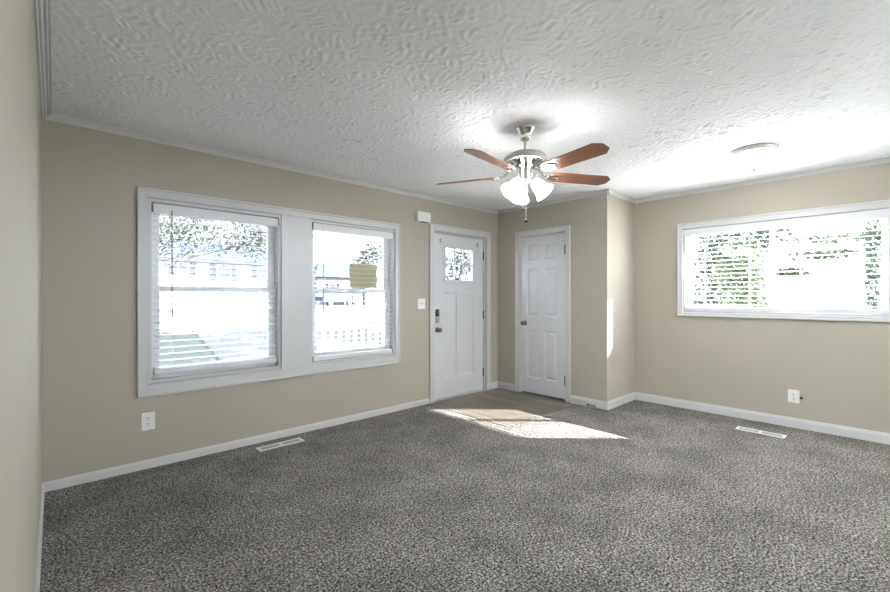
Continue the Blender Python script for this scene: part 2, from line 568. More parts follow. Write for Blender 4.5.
box(bm, (rx0 + 0.05, 0.076, RWZ[0] + 0.05), (-0.82, 0.079, RWZ[1] - 0.05))
tobj('pane', bm, 'glass', w2)
bm = bmesh.new()
box(bm, (-0.82, 0.102, RWZ[0] + 0.05), (rx1 - 0.05, 0.105, RWZ[1] - 0.05))
tobj('pane', bm, 'glass', w2)

# added_window_3: unseen, added behind the camera to let more daylight into the room
w3 = struct(empty('added_window_3', (XS, 0, 0), PI / 2), 'wide white framed window added behind the camera for daylight', 'window')
bm = bmesh.new()
frame_rect(bm, BACK[0] + 0.002, BACK[1] - 0.002, BACK[2] + 0.002, BACK[3] - 0.002, 0.05, 0.02, 0.12)
tobj('frame', bm, 'vinyl', w3)
bm = bmesh.new()
box(bm, (BACK[0] + 0.05, 0.07, BACK[2] + 0.05), (BACK[1] - 0.05, 0.074, BACK[3] - 0.05))
tobj('pane', bm, 'glass', w3)

w4 = struct(empty('added_window_4', (0, YB, 0), PI), 'white framed window added in the back wall behind the camera for daylight', 'window')  # unseen window, added to send daylight up to the ceiling
bm = bmesh.new()
frame_rect(bm, -BACK2[1] + 0.002, -BACK2[0] - 0.002, BACK2[2] + 0.002, BACK2[3] - 0.002, 0.05, 0.02, 0.12)
tobj('frame', bm, 'vinyl', w4)
bm = bmesh.new()
box(bm, (-BACK2[1] + 0.05, 0.07, BACK2[2] + 0.05), (-BACK2[0] - 0.05, 0.074, BACK2[3] - 0.05))
tobj('pane', bm, 'glass', w4)

# ------------------------------------------------------------------ doors
def door_slab(bm, x0, x1, z0, z1, th, panels, hole=None, rec=0.010, mold=0.022, field=0.018):
    """door face towards -y at y=0 with recessed moulded panels; panels = (xa,xb,za,zb)"""
    cuts = list(panels) + ([hole] if hole else [])
    xs = sorted({x0, x1, *[c[0] for c in cuts], *[c[1] for c in cuts]})
    zs = sorted({z0, z1, *[c[2] for c in cuts], *[c[3] for c in cuts]})
    def inside(a, b, c, d):
        return any(q[0] <= a + 1e-6 and q[1] >= b - 1e-6 and q[2] <= c + 1e-6 and q[3] >= d - 1e-6 for q in cuts)
    def quad(*p):
        bm.faces.new([bm.verts.new(q) for q in p])
    for a, b in zip(xs, xs[1:]):
        for c, d in zip(zs, zs[1:]):
            if not inside(a, b, c, d):
                quad((a, 0, c), (b, 0, c), (b, 0, d), (a, 0, d))
                quad((a, th, c), (a, th, d), (b, th, d), (b, th, c))
    quad((x0, 0, z0), (x0, 0, z1), (x0, th, z1), (x0, th, z0))
    quad((x1, 0, z0), (x1, th, z0), (x1, th, z1), (x1, 0, z1))
    quad((x0, 0, z0), (x0, th, z0), (x1, th, z0), (x1, 0, z0))
    quad((x0, 0, z1), (x1, 0, z1), (x1, th, z1), (x0, th, z1))
    def ring(p, ya, q, yb):
        P = [(p[0], ya, p[2]), (p[1], ya, p[2]), (p[1], ya, p[3]), (p[0], ya, p[3])]
        Q = [(q[0], yb, q[2]), (q[1], yb, q[2]), (q[1], yb, q[3]), (q[0], yb, q[3])]
        for i in range(4):
            j = (i + 1) % 4
            quad(P[i], P[j], Q[j], Q[i])
    def ins(p, d):
        return (p[0] + d, p[1] - d, p[2] + d, p[3] - d)
    for p in panels:
        a = ins(p, 0.008)
        ring(p, 0, a, rec)
        if field:
            b_ = ins(a, 0.012)
            c_ = ins(b_, field)
            ring(a, rec, b_, rec)
            ring(b_, rec, c_, rec * 0.25)
            quad((c_[0], rec * 0.25, c_[2]), (c_[1], rec * 0.25, c_[2]), (c_[1], rec * 0.25, c_[3]), (c_[0], rec * 0.25, c_[3]))
        else:
            quad((a[0], rec, a[2]), (a[1], rec, a[2]), (a[1], rec, a[3]), (a[0], rec, a[3]))
        ring(p, th, p, th * 0.6)
        quad((p[0], th * 0.6, p[2]), (p[0], th * 0.6, p[3]), (p[1], th * 0.6, p[3]), (p[1], th * 0.6, p[2]))
    if hole:
        ring(hole, 0, hole, th)
    bmesh.ops.remove_doubles(bm, verts=bm.verts[:], dist=1e-5)

def hinge(parent, x, z, m, h=0.09):
    bm = bmesh.new()
    cyl(bm, (x, -0.008, z - h / 2), (x, -0.008, z + h / 2), 0.0105, 12)
    ball(bm, (x, -0.008, z + h / 2), 0.0095, 10)
    ball(bm, (x, -0.008, z - h / 2), 0.0095, 10)
    box(bm, (x - 0.018, 0.0005, z - h / 2), (x + 0.004, 0.0035, z + h / 2))
    return tobj('hinge', bm, m, parent)

def knob(parent, x, z, m):
    bm = bmesh.new()
    R = Matrix.Translation((x, 0, z)) @ Matrix.Rotation(PI / 2, 4, 'X')
    lathe(bm, [(0.033, 0), (0.033, 0.006), (0.026, 0.011), (0.012, 0.014), (0.011, 0.03), (0.020, 0.038), (0.028, 0.048), (0.029, 0.057), (0.022, 0.066), (0.008, 0.069)], 28, R)
    return tobj('knob', bm, m, parent, smooth=True)

# door_1: entry door
d1 = struct(empty('door_1', (0, D, 0)), 'white craftsman entry door with a six pane lite', 'door')
bm = bmesh.new()
def doorcasing(bm, xa, xb, top, w):
    for (a, b) in ((xa, xa + w), (xb - w, xb)):
        box(bm, (a, -0.016, 0.002), (b, 0, top), 0.003)
    box(bm, (xa + w, -0.016, top - w), (xb - w, 0, top), 0.003)
    box(bm, (xa, -0.023, 0.002), (xa + 0.016, -0.015, top), 0.003)
    box(bm, (xb - 0.016, -0.023, 0.002), (xb, -0.015, top), 0.003)
    box(bm, (xa + 0.016, -0.023, top - 0.016), (xb - 0.016, -0.015, top), 0.003)
doorcasing(bm, 3.214, 4.2985, 2.111, 0.072)
tobj('casing', bm, 'trim', d1)
bm = bmesh.new()
for (a, b) in ((DO[0] + 0.001, DO[0] + 0.016), (DO[1] - 0.016, DO[1] - 0.001)):
    box(bm, (a, 0.001, 0.003), (b, 0.138, DO[2] - 0.001))
box(bm, (DO[0] + 0.016, 0.001, DO[2] - 0.012), (DO[1] - 0.016, 0.138, DO[2] - 0.001))
box(bm, (DO[0] + 0.016, 0.072, 0.003), (DO[0] + 0.03, 0.1, DO[2] - 0.012))
box(bm, (DO[1] - 0.03, 0.072, 0.003), (DO[1] - 0.016, 0.1, DO[2] - 0.012))
tobj('jamb', bm, 'trim', d1)
bm = bmesh.new()
box(bm, (DO[0] + 0.017, 0.0, 0.003), (DO[1] - 0.017, 0.138, 0.018), 0.003)
tobj('threshold', bm, 'trim', d1)
lx0, lx1 = DO[0] + 0.018, DO[1] - 0.018
leaf = empty('leaf', (0, 0.026, 0))
leaf.parent = d1
lite = (3.495, 3.995, 1.445, 1.86)
bm = bmesh.new()
door_slab(bm, lx0, lx1, 0.022, 2.015, 0.044, [(3.485, 3.695, 0.262, 1.30), (3.795, 4.005, 0.262, 1.30)], lite, 0.011, field=0)
tobj('slab', bm, 'door', leaf)
bm = bmesh.new()
frame_rect(bm, lite[0] - 0.022, lite[1] + 0.022, lite[2] - 0.022, lite[3] + 0.022, 0.034, -0.010, 0.001, 0.003)
for k in (1, 2):
    x = lite[0] + (lite[1] - lite[0]) * k / 3
    box(bm, (x - 0.010, 0.004, lite[2]), (x + 0.010, 0.018, lite[3]), 0.002)
zc = (lite[2] + lite[3]) / 2
box(bm, (lite[0], 0.005, zc - 0.010), (lite[1], 0.017, zc + 0.010), 0.002)
tobj('lite_frame', bm, 'door', leaf)
bm = bmesh.new()
box(bm, (lite[0], 0.019, lite[2]), (lite[1], 0.022, lite[3]))
tobj('pane', bm, 'glass', leaf)
for z in (1.80, 1.01, 0.243):
    hinge(leaf, lx1 + 0.005, z, 'black', 0.10)
for x in (3.415, 4.075):
    bm = bmesh.new()
    box(bm, (x - 0.010, -0.016, 1.905), (x + 0.010, 0.0, 1.955), 0.002)
    tobj('blind_bracket', bm, 'clip', leaf)
bm = bmesh.new()
cyl(bm, (lx1 + 0.005, -0.006, 1.855), (lx1 + 0.04, -0.03, 1.857), 0.004)
tobj('hinge_stop', bm, 'nickel', leaf)
bm = bmesh.new()
box(bm, (3.330, -0.024, 1.015), (3.388, 0.0, 1.10), 0.012, 3)
lockp = tobj('keypad', bm, 'black', leaf)
lockp['label'] = 'black keypad face'
bm = bmesh.new()
box(bm, (3.330, -0.026, 0.935), (3.388, 0.0, 1.017), 0.012, 3)
R = Matrix.Translation((3.359, -0.025, 0.972)) @ Matrix.Rotation(PI / 2, 4, 'X')
lathe(bm, [(0.017, 0), (0.017, 0.008), (0.012, 0.012)], 20, R)
tobj('deadbolt', bm, 'brushed', leaf)['label'] = 'satin nickel deadbolt body'
bm = bmesh.new()
for r_ in range(4):
    for c_ in range(3):
        box(bm, (3.345 + c_ * 0.011, -0.0255, 1.033 + r_ * 0.014), (3.351 + c_ * 0.011, -0.0235, 1.039 + r_ * 0.014))
tobj('keypad_button', bm, 'clip', leaf)['kind'] = 'stuff'
knob(leaf, 3.366, 0.852, 'darknickel')

# door_2: closet door
d2 = struct(empty('door_2', (X2, 0, 0), RW), 'white six panel closet door', 'door')
bm = bmesh.new()
doorcasing(bm, -3.396, -2.594, 2.098, 0.064)
tobj('casing', bm, 'trim', d2)
bm = bmesh.new()
cx0, cx1 = -CD[1], -CD[0]
for (a, b) in ((cx0 + 0.001, cx0 + 0.014), (cx1 - 0.014, cx1 - 0.001)):
    box(bm, (a, 0.001, 0.003), (b, 0.098, CD[2] - 0.001))
box(bm, (cx0 + 0.014, 0.001, CD[2] - 0.010), (cx1 - 0.014, 0.098, CD[2] - 0.001))
tobj('jamb', bm, 'trim', d2)
leaf2 = empty('leaf', (0, 0.012, 0))
leaf2.parent = d2
bm = bmesh.new()
pl = []
for (a, b) in ((-3.222, -3.045), (-2.958, -2.781)):
    for (c, d) in ((1.70, 1.905), (1.0, 1.60), (0.215, 0.82)):
        pl.append((a, b, c, d))
door_slab(bm, cx0 + 0.016, cx1 - 0.016, 0.024, 2.017, 0.036, pl, None, 0.012, field=0.022)
tobj('slab', bm, 'door', leaf2)
for z in (1.816, 0.25):
    hinge(leaf2, cx1 - 0.012, z, 'hinge_grey', 0.105)
knob(leaf2, -3.262, 0.91, 'darknickel')

# ------------------------------------------------------------------ window blinds
def blind(loc, rz, x0, x1, ztop, zbot, tilt, label, wand_x, wand_col, wand_len, val_h, cords, pitch=0.0475, depth=0.048, brk='bracket'):
    t = tag(empty('window_blind', loc, rz), label, 'window blind', 'white slatted window blinds')
    yc = 0.028
    bm = bmesh.new()
    box(bm, (x0, -0.012, ztop - val_h), (x1, -0.003, ztop), 0.003)
    box(bm, (x0, -0.004, ztop - val_h * 0.9), (x0 + 0.006, 0.03, ztop - 0.004))
    box(bm, (x1 - 0.006, -0.004, ztop - val_h * 0.9), (x1, 0.03, ztop - 0.004))
    tobj('valance', bm, 'slat', t)
    bm = bmesh.new()
    box(bm, (x0 + 0.008, 0.004, ztop - 0.05), (x1 - 0.008, 0.050, ztop - 0.003), 0.002)
    tobj('headrail', bm, 'slat', t)
    bm = bmesh.new()
    xa, xb = x0 + 0.006, x1 - 0.006
    z = ztop - 0.075
    ca, sa = math.cos(tilt), math.sin(tilt)
    while z > zbot + 0.05:
        # inner edge low, outer edge high, slightly crowned
        pts = []
        for k in range(5):
            u = (k / 4 - 0.5) * depth
            cr = 0.0025 * (1 - (2 * k / 4 - 1) ** 2)
            pts.append((yc + u * ca - cr * sa, z + u * sa + cr * ca))
        top = [(p[0], p[1] + 0.0028) for p in pts]
        prism(bm, pts + top[::-1], 'x', xa, xb)
        z -= pitch
    tobj('slats', bm, 'slat', t)
    bm = bmesh.new()
    box(bm, (xa, yc - 0.027, zbot), (xb, yc + 0.025, zbot + 0.042), 0.006, 2)
    tobj('bottom_rail', bm, 'slat', t)
    for x in cords:
        bm = bmesh.new()
        for y in (yc - depth * 0.5 - 0.001, yc + depth * 0.5 + 0.001):
            cyl(bm, (x, y, zbot + 0.04), (x, y, ztop - 0.05), 0.0012, 6)
        tobj('ladder_cord', bm, 'cord', t)
    bm = bmesh.new()
    cyl(bm, (wand_x, -0.022, ztop - val_h * 0.6 - wand_len), (wand_x, -0.018, ztop - val_h * 0.6), 0.0042, 8)
    cyl(bm, (wand_x, -0.022, ztop - val_h * 0.6 - wand_len), (wand_x, -0.022, ztop - val_h * 0.6 - wand_len + 0.06), 0.0055, 8)
    tobj('tilt_wand', bm, wand_col, t)
    for x in (x0, x1):
        s = 1 if x == x0 else -1
        bm = bmesh.new()
        box(bm, (x - s * 0.010, -0.008, ztop - 0.058), (x - s * 0.0005, 0.045, ztop + 0.002), 0.001)
        tobj('mounting_bracket', bm, brk, t)
    return t
blind((0, D, 0), 0, 0.534, 1.446, 1.938, 0.672, math.radians(3), 'white slatted blind in the left half of the twin front window, with the dark wand', 0.648, 'wand', 0.80, 0.072, (0.66, 1.0, 1.34))
blind((0, D, 0), 0, 1.776, 2.694, 1.945, 0.642, math.radians(3), 'white slatted blind in the right half of the twin front window, nearer the entry door', 1.872, 'clip', 0.80, 0.072, (1.9, 2.24, 2.58))
blind((X4, 0, 0), RW, -1.598, -0.022, 1.996, 1.098, math.radians(2), 'wide white slatted blind over the right wall window', -1.50, 'cord', 0.62, 0.066, (-1.4, -1.0, -0.6, -0.2), brk='slat')

# ------------------------------------------------------------------ ceiling fan
FC = (2.40, 1.75)
fan = tag(empty('ceiling_fan', (FC[0], FC[1], CZ)), 'five blade ceiling fan with cherry wood blades, nickel body and lit bell shades', 'ceiling fan')
ZB = 2.10 - CZ
bm = bmesh.new()
lathe(bm, [(0.068, 0.0), (0.070, -0.008), (0.066, -0.016), (0.060, -0.024), (0.046, -0.050), (0.036, -0.064), (0.038, -0.068), (0.034, -0.082), (0.026, -0.090), (0.014, -0.092)], 40)
tobj('canopy', bm, 'chrome', fan, True)
bm = bmesh.new()
lathe(bm, [(0.0095, -0.08), (0.0095, -0.185)], 16)
lathe(bm, [(0.012, -0.152), (0.018, -0.160), (0.022, -0.174), (0.030, -0.186)], 24)
tobj('downrod', bm, 'brushed', fan, True)
bm = bmesh.new()
lathe(bm, [(0.026, -0.176), (0.060, -0.179), (0.105, -0.187), (0.134, -0.200), (0.147, -0.214), (0.150, -0.226), (0.147, -0.240), (0.138, -0.245)], 48)
tobj('motor_housing', bm, 'brushed', fan, True)
bm = bmesh.new()
lathe(bm, [(0.138, -0.244), (0.112, -0.248), (0.084, -0.264), (0.066, -0.284), (0.050, -0.294), (0.044, -0.296)], 48)
tobj('lower_housing', bm, 'chrome', fan, True)
for k in range(10):
    a = 2 * PI * k / 10
    R = Matrix.Rotation(a, 4, 'Z')
    vv = [R @ Vector(p) for p in ((0.110, -0.010, -0.2505), (0.110, 0.010, -0.2505), (0.087, 0.007, -0.2635), (0.087, -0.007, -0.2635))]
    bm = bmesh.new()
    q = [bm.verts.new(v) for v in vv]
    bm.faces.new(q)
    tobj('vent_slot', bm, 'dark', fan)
bm = bmesh.new()
lathe(bm, [(0.046, -0.292), (0.050, -0.298), (0.050, -0.340), (0.054, -0.346), (0.054, -0.366), (0.044, -0.378), (0.022, -0.392), (0.010, -0.410), (0.002, -0.414)], 36)
tobj('light_fitter', bm, 'brushed', fan, True)

def blade_outline():
    # octagonal tip, slightly narrower root
    return [(0.185, -0.040), (0.235, -0.060), (0.615, -0.068), (0.662, -0.030), (0.662, 0.030), (0.615, 0.068), (0.235, 0.060), (0.185, 0.040)]
PITCH = math.radians(13)
for k in range(5):
    az = math.radians(-101 + 72 * k)
    Rz = Matrix.Rotation(az, 4, 'Z')
    bm = bmesh.new()
    prism(bm, blade_outline(), 'z', -0.003, 0.003)
    bmesh.ops.bevel(bm, geom=[e for e in bm.edges if abs(e.verts[0].co.z - e.verts[1].co.z) < 1e-6], offset=0.0012, segments=1, affect='EDGES')
    bl = tobj('blade', bm, 'wood', fan)
    bl.location = (0, 0, ZB)
    bl.rotation_euler = (Matrix.Rotation(az, 4, 'Z') @ Matrix.Rotation(-PITCH, 4, 'X')).to_euler()
    bm = bmesh.new()
    Rx = Matrix.Rotation(-PITCH, 4, 'X')
    # arm: curved strap from the motor to a loop plate under the blade
    path = [(0.070, 0.052), (0.105, 0.042), (0.130, 0.020), (0.150, 0.002), (0.180, -0.007)]
    for (r0, z0), (r1, z1) in zip(path, path[1:]):
        p = [Vector((r0, s, z0 + dz)) for s, dz in ((-0.014, 0), (0.014, 0), (0.014, 0.006), (-0.014, 0.006))]
        q = [Vector((r1, s, z1 + dz)) for s, dz in ((-0.014, 0), (0.014, 0), (0.014, 0.006), (-0.014, 0.006))]
        A = [bm.verts.new(v) for v in p]
        B = [bm.verts.new(v) for v in q]
        for i in range(4):
            bm.faces.new((A[i], A[(i + 1) % 4], B[(i + 1) % 4], B[i]))
        bm.faces.new(A); bm.faces.new(B)
    n = 28
    ring = []
    for i in range(n):
        a = 2 * PI * i / n
        c, s = math.cos(a), math.sin(a)
        ring.append([bm.verts.new(Rx @ Vector((0.225 + rx * c, ry * s, z))) for rx, ry, z in ((0.055, 0.038, -0.004), (0.055, 0.038, -0.010), (0.030, 0.016, -0.010), (0.030, 0.016, -0.004))])
    for i in range(n):
        A, B = ring[i], ring[(i + 1) % n]
        for j in range(4):
            bm.faces.new((A[j], B[j], B[(j + 1) % 4], A[(j + 1) % 4]))
    ar = tobj('blade_arm', bm, 'chrome', fan)
    ar.location = (0, 0, ZB)
    ar.rotation_euler = (0, 0, az)

for k in range(3):
    az = math.radians(53 + 120 * k)
    base = Vector((0.040 * math.cos(az), 0.040 * math.sin(az), -0.358))
    tilt = math.radians(42)
    mt = Matrix.Translation(base) @ Matrix.Rotation(az, 4, 'Z') @ Matrix.Rotation(PI - tilt, 4, 'Y')
    # +z of mt now points down and outwards
    bm = bmesh.new()
    lathe(bm, [(0.010, -0.01), (0.011, 0.018), (0.024, 0.022), (0.027, 0.034), (0.025, 0.038)], 20, mt)
    tobj('socket', bm, 'brushed', fan, True)
    bm = bmesh.new()
    prof = [(0.022, 0.030), (0.030, 0.036), (0.038, 0.052), (0.044, 0.078), (0.049, 0.104), (0.058, 0.128), (0.071, 0.148),
            (0.069, 0.150), (0.055, 0.129), (0.046, 0.104), (0.041, 0.078), (0.035, 0.053), (0.026, 0.038), (0.012, 0.036)]
    lathe(bm, prof, 32, mt)
    tobj('glass_shade', bm, 'shade', fan, True)
for (dx, dy, z0, z1, rb) in ((0.004, -0.006, -0.410, -0.640, 0.0115), (-0.006, 0.012, -0.395, -0.560, 0.0075)):
    bm = bmesh.new()
    z = z0
    while z > z1:
        ball(bm, (dx, dy, z), 0.0019, 6)
        z -= 0.0055
    cyl(bm, (dx, dy, z0 + 0.02), (dx, dy, z1), 0.0009, 6)
    pc = tobj('pull_chain', bm, 'nickel', fan)
    bm = bmesh.new()
    ball(bm, (dx, dy, z1 - rb), rb, 14)
    tobj('chain_fob', bm, 'black', pc)

# flush ceiling light
fl = tag(empty('ceiling_light', (4.10, 0.755, CZ)), 'lit round flush ceiling light with white dome by the right wall window', 'ceiling light')
bm = bmesh.new()
lathe(bm, [(0.120, 0.0), (0.146, 0.0), (0.150, -0.006), (0.150, -0.016), (0.144, -0.020), (0.147, -0.028), (0.143, -0.038), (0.128, -0.038)], 56)
tobj('rim', bm, 'brushed', fl, True)
bm = bmesh.new()
lathe(bm, [(0.134, -0.030), (0.135, -0.045), (0.128, -0.075), (0.110, -0.105), (0.080, -0.128), (0.045, -0.142), (0.012, -0.147)], 48)
tobj('glass_dome', bm, 'dome', fl, True)
bm = bmesh.new()
lathe(bm, [(0.012, -0.146), (0.013, -0.152), (0.006, -0.158), (0.008, -0.166), (0.005, -0.174), (0.001, -0.176)], 16)
tobj('finial', bm, 'brushed', fl, True)

# ------------------------------------------------------------------ small wall and floor fittings
def outlet(loc, rz, w, h, label):
    t = tag(empty('wall_outlet', loc, rz), label, 'outlet')
    bm = bmesh.new()
    box(bm, (-w / 2, -0.007, -h / 2), (w / 2, 0, h / 2), 0.003, 2)
    tobj('cover_plate', bm, 'plastic', t)
    for s in (1, -1):
        bm = bmesh.new()
        cz = s * 0.021
        R = Matrix.Translation((0, -0.006, cz)) @ Matrix.Rotation(PI / 2, 4, 'X')
        lathe(bm, [(0.0175, 0), (0.0175, 0.0025), (0.016, 0.0035)], 24, R)
        rc = tobj('receptacle', bm, 'plastic', t)
        bm = bmesh.new()
        for x in (-0.0065, 0.0065):
            box(bm, (x - 0.0014, -0.0103, cz - 0.002), (x + 0.0014, -0.0085, cz + 0.008))
        cyl(bm, (0, -0.0103, cz - 0.009), (0, -0.0085, cz - 0.009), 0.0028, 10)
        tobj('slots', bm, 'dark', rc)
    bm = bmesh.new()
    cyl(bm, (0, -0.009, 0), (0, -0.006, 0), 0.003, 10)
    tobj('screw', bm, 'clip', t)
    return t
outlet((0.503, D, 0.343), 0, 0.082, 0.130, 'white duplex outlet low on the front wall under the twin window')
outlet((X4, 0.645, 0.298), RW, 0.086, 0.124, 'white outlet low on the right wall under the wide window')

t = tag(empty('cable_stub', (X4, 0.588, 0.292), RW), 'black coaxial cable stub poking out beside the right wall outlet', 'cable')
bm = bmesh.new()
cyl(bm, (0, 0, 0), (0, -0.016, 0), 0.012, 14)
cyl(bm, (0, -0.016, 0), (0, -0.030, 0.0), 0.007, 12)
tobj('connector', bm, 'black', t)
bm = bmesh.new()
cyl(bm, (0, -0.03, 0), (0.004, -0.04, -0.002), 0.004, 8)
tobj('cable', bm, 'black', t)

t = tag(empty('light_switch', (3.096, D, 1.168)), 'white double light switch on the front wall left of the entry door', 'light switch')
bm = bmesh.new()
box(bm, (-0.058, -0.007, -0.06), (0.058, 0, 0.06), 0.003, 2)
tobj('cover_plate', bm, 'plastic', t)
for x in (-0.023, 0.023):
    bm = bmesh.new()
    box(bm, (x - 0.005, -0.019, -0.002), (x + 0.005, -0.006, 0.010), 0.001)
    box(bm, (x - 0.008, -0.0085, -0.014), (x + 0.008, -0.006, 0.014))
    tobj('toggle', bm, 'plastic', t)

t = tag(empty('door_chime', (3.10, D, 2.165)), 'small white door chime box above the left corner of the entry door', 'door chime')
bm = bmesh.new()
box(bm, (-0.095, -0.055, -0.058), (0.095, -0.006, 0.058), 0.006, 2)
tobj('cover', bm, 'plastic', t)
bm = bmesh.new()
box(bm, (-0.090, -0.008, -0.054), (0.090, 0.0, 0.054))
tobj('back_plate', bm, 'clip', t)
bm = bmesh.new()
box(bm, (-0.055, -0.0565, -0.0595), (0.06, -0.02, -0.0570))
tobj('speaker_slot', bm, 'dark', t)

def floor_vent(loc, rz, L, W, label):
    t = tag(empty('floor_vent', loc, rz), label, 'floor vent', 'white floor registers in the carpet')
    bm = bmesh.new()
    h = 0.006
    frame_rect_xy = [(-L / 2, -W / 2, L / 2, -W / 2 + 0.018), (-L / 2, W / 2 - 0.018, L / 2, W / 2),
                     (-L / 2, -W / 2 + 0.018, -L / 2 + 0.022, W / 2 - 0.018), (L / 2 - 0.022, -W / 2 + 0.018, L / 2, W / 2 - 0.018),
                     (-0.010, -W / 2 + 0.018, 0.010, W / 2 - 0.018)]
    for a, b_, c, d in frame_rect_xy:
        box(bm, (a, b_, 0.0), (c, d, h), 0.0015)
    tobj('frame', bm, 'plastic', t)
    for s_ in (-1, 1):
        bm = bmesh.new()
        x = 0.016
        while x < L / 2 - 0.026:
            box(bm, (s_ * x - 0.0017, -W / 2 + 0.018, 0.001), (s_ * x + 0.0017, W / 2 - 0.018, h - 0.002))
            x += 0.0118
        tobj('louvre_bank', bm, 'plastic', t)
    bm = bmesh.new()
    box(bm, (-L / 2 + 0.01, -W / 2 + 0.01, 0.0002), (L / 2 - 0.01, W / 2 - 0.01, 0.0008))
    tobj('duct_opening', bm, 'dark', t)
    return t
floor_vent((1.402, 3.53, 0.0), 0, 0.375, 0.105, 'white metal floor vent in the carpet under the twin front window')
floor_vent((4.755, 0.832, 0.0), PI / 2, 0.37, 0.11, 'white metal floor vent in the carpet under the right wall window')

t = tag(empty('door_stop', (X2 - 0.014, 2.36, 0.024)), 'small spring door stop with a white tip on the closet baseboard', 'door stop')
bm = bmesh.new()
pts = []
for k in range(120):
    a = k * 0.55
    pts.append(Vector((-0.014 + 0.006 * math.cos(a), -0.10 * k / 119, 0.006 * math.sin(a))))
for a, b_ in zip(pts, pts[1:]):
    cyl(bm, a, b_, 0.002, 5)
tobj('spring', bm, 'hinge_grey', t)
bm = bmesh.new()
cyl(bm, (-0.014, -0.098, 0), (-0.014, -0.122, 0), 0.011, 12)
tobj('tip', bm, 'tip', t)
bm = bmesh.new()
cyl(bm, (0.0, 0.006, 0), (-0.016, 0.006, 0), 0.010, 12)
cyl(bm, (-0.014, 0.008, 0), (-0.014, 0.0, 0), 0.007, 12)
tobj('mount', bm, 'hinge_grey', t)

# paper notice taped to the right half of the twin window
bm = bmesh.new()
box(bm, (2.225, 0.1072, 1.342), (2.560, 0.1082, 1.600))
tag(tobj('paper_notice', bm, 'paper', None, loc=(0, D, 0)), 'tan paper notice on the glass of the right half of the twin window', 'notice')

# ------------------------------------------------------------------ outdoors: shell of the house
bm = bmesh.new()
EZ = CZ + 0.14
def slab_q(bm, p, th=0.12):
    lo = [bm.verts.new(q) for q in p]
    hi = [bm.verts.new((q[0], q[1], q[2] + th)) for q in p]
    bm.faces.new(lo[::-1]); bm.faces.new(hi)
    for i in range(4):
        j = (i + 1) % 4
        bm.faces.new((lo[i], lo[j], hi[j], hi[i]))
ex = X4 + T + 0.56
slab_q(bm, [(-3.0, YB - 0.6, 2.30), (ex, YB - 0.6, 2.30), (ex, D + 0.6, 2.30), (-3.0, D + 0.6, 2.30)], 0.10) if False else None
# eave along the right wall and gable roof above
for (xa, za, xb, zb) in ((ex, 2.235, 1.6, 4.1), (-2.6, 2.235, 1.6, 4.1)):
    slab_q(bm, [(xa, YB - 0.6, za), (xb, YB - 0.6, zb), (xb, D + 2.3, zb), (xa, D + 2.3, za)], 0.10)
struct(tobj('roof', bm, 'roof'), 'shingled gable roof over the room', 'roof')

def ground_z(y):
    return -0.5 if y < 4 else -0.5 + 0.055 * (min(y, 22) - 4)
def strip(bm, xa, xb, y0, y1, dz, n=12):
    prev = None
    for i in range(n + 1):
        y = y0 + (y1 - y0) * i / n
        a = bm.verts.new((xa(y), y, ground_z(y) + dz)); b_ = bm.verts.new((xb(y), y, ground_z(y) + dz))
        if prev:
            bm.faces.new((prev[0], prev[1], b_, a))
        prev = (a, b_)
bm = bmesh.new()
strip(bm, lambda y: -40, lambda y: 70, -40, 80, 0, 60)
struct(tobj('ground', bm, 'grass'), 'front lawn and yard around the house', 'ground')
bm = bmesh.new()
strip(bm, lambda y: -40, lambda y: 70, 15.5, 22.5, 0.02)
struct(tobj('street', bm, 'asphalt'), 'pale street beyond the front lawn', 'street')
bm = bmesh.new()
strip(bm, lambda y: 2.05 + 0.12 * (y - 5), lambda y: 5.6 + 0.12 * (y - 5), 5.6, 15.6, 0.03)
struct(tobj('driveway', bm, 'drive'), 'pale concrete driveway across the front lawn', 'driveway')
bm = bmesh.new()
box(bm, (X4 + T + 0.4, -12, -0.62), (8.9, 3.6, -0.47))
struct(tobj('added_side_drive', bm, 'concrete'), 'pale concrete drive added beside the right wall to bounce sun indoors', 'driveway')  # added to bounce sunlight up through the right wall window
bm = bmesh.new()
box(bm, (-2.0, -10, -0.62), (X4 + T + 0.4, YB - T - 0.3, -0.47))
struct(tobj('patio', bm, 'concrete'), 'pale concrete patio added behind the house to bounce sun indoors', 'patio')  # unseen slab, added to bounce sunlight in through the back window
bm = bmesh.new()
box(bm, (-0.2, YB - T - 2.1, 2.24), (X4 + T, YB - T - 0.01, 2.34))
for x in (-0.1, X4):
    box(bm, (x - 0.05, YB - T - 2.0, -0.47), (x + 0.05, YB - T - 1.9, 2.24))
struct(tobj('added_patio_cover', bm, 'trim'), 'white flat cover added over the back patio to block sun and sky', 'roof')  # unseen, added to keep direct sun and sky out of the back window
# porch
bm = bmesh.new()
box(bm, (2.0, D + T, -0.5), (5.6, 5.5, -0.08))
struct(tobj('porch_floor', bm, 'deck'), 'grey porch deck outside the front door', 'porch')
pr = tag(empty('porch_railing', (2.15, 5.4, -0.08)), 'white porch railing seen through the right half of the twin window', 'railing')
bm = bmesh.new()
box(bm, (0, -0.035, 0.86), (3.3, 0.035, 0.915), 0.004)
tobj('top_rail', bm, 'railing', pr)
bm = bmesh.new()
box(bm, (0, -0.025, 0.10), (3.3, 0.025, 0.15), 0.004)
tobj('bottom_rail', bm, 'railing', pr)
bal = None
for k in range(26):
    x = 0.10 + k * 0.124
    if bal is None:
        bm = bmesh.new()
        box(bm, (-0.024, -0.02, 0.15), (0.024, 0.02, 0.86))
        bal = tobj('baluster', bm, 'railing', pr, loc=(x, 0, 0))
    else:
        c = bal.copy()
        COL.objects.link(c)
        c.parent = pr
        c.location = (x, 0, 0)
for x in (0.0, 3.35):
    bm = bmesh.new()
    box(bm, (x - 0.05, -0.05, 0), (x + 0.05, 0.05, 1.0), 0.005)
    tobj('post', bm, 'railing', pr)

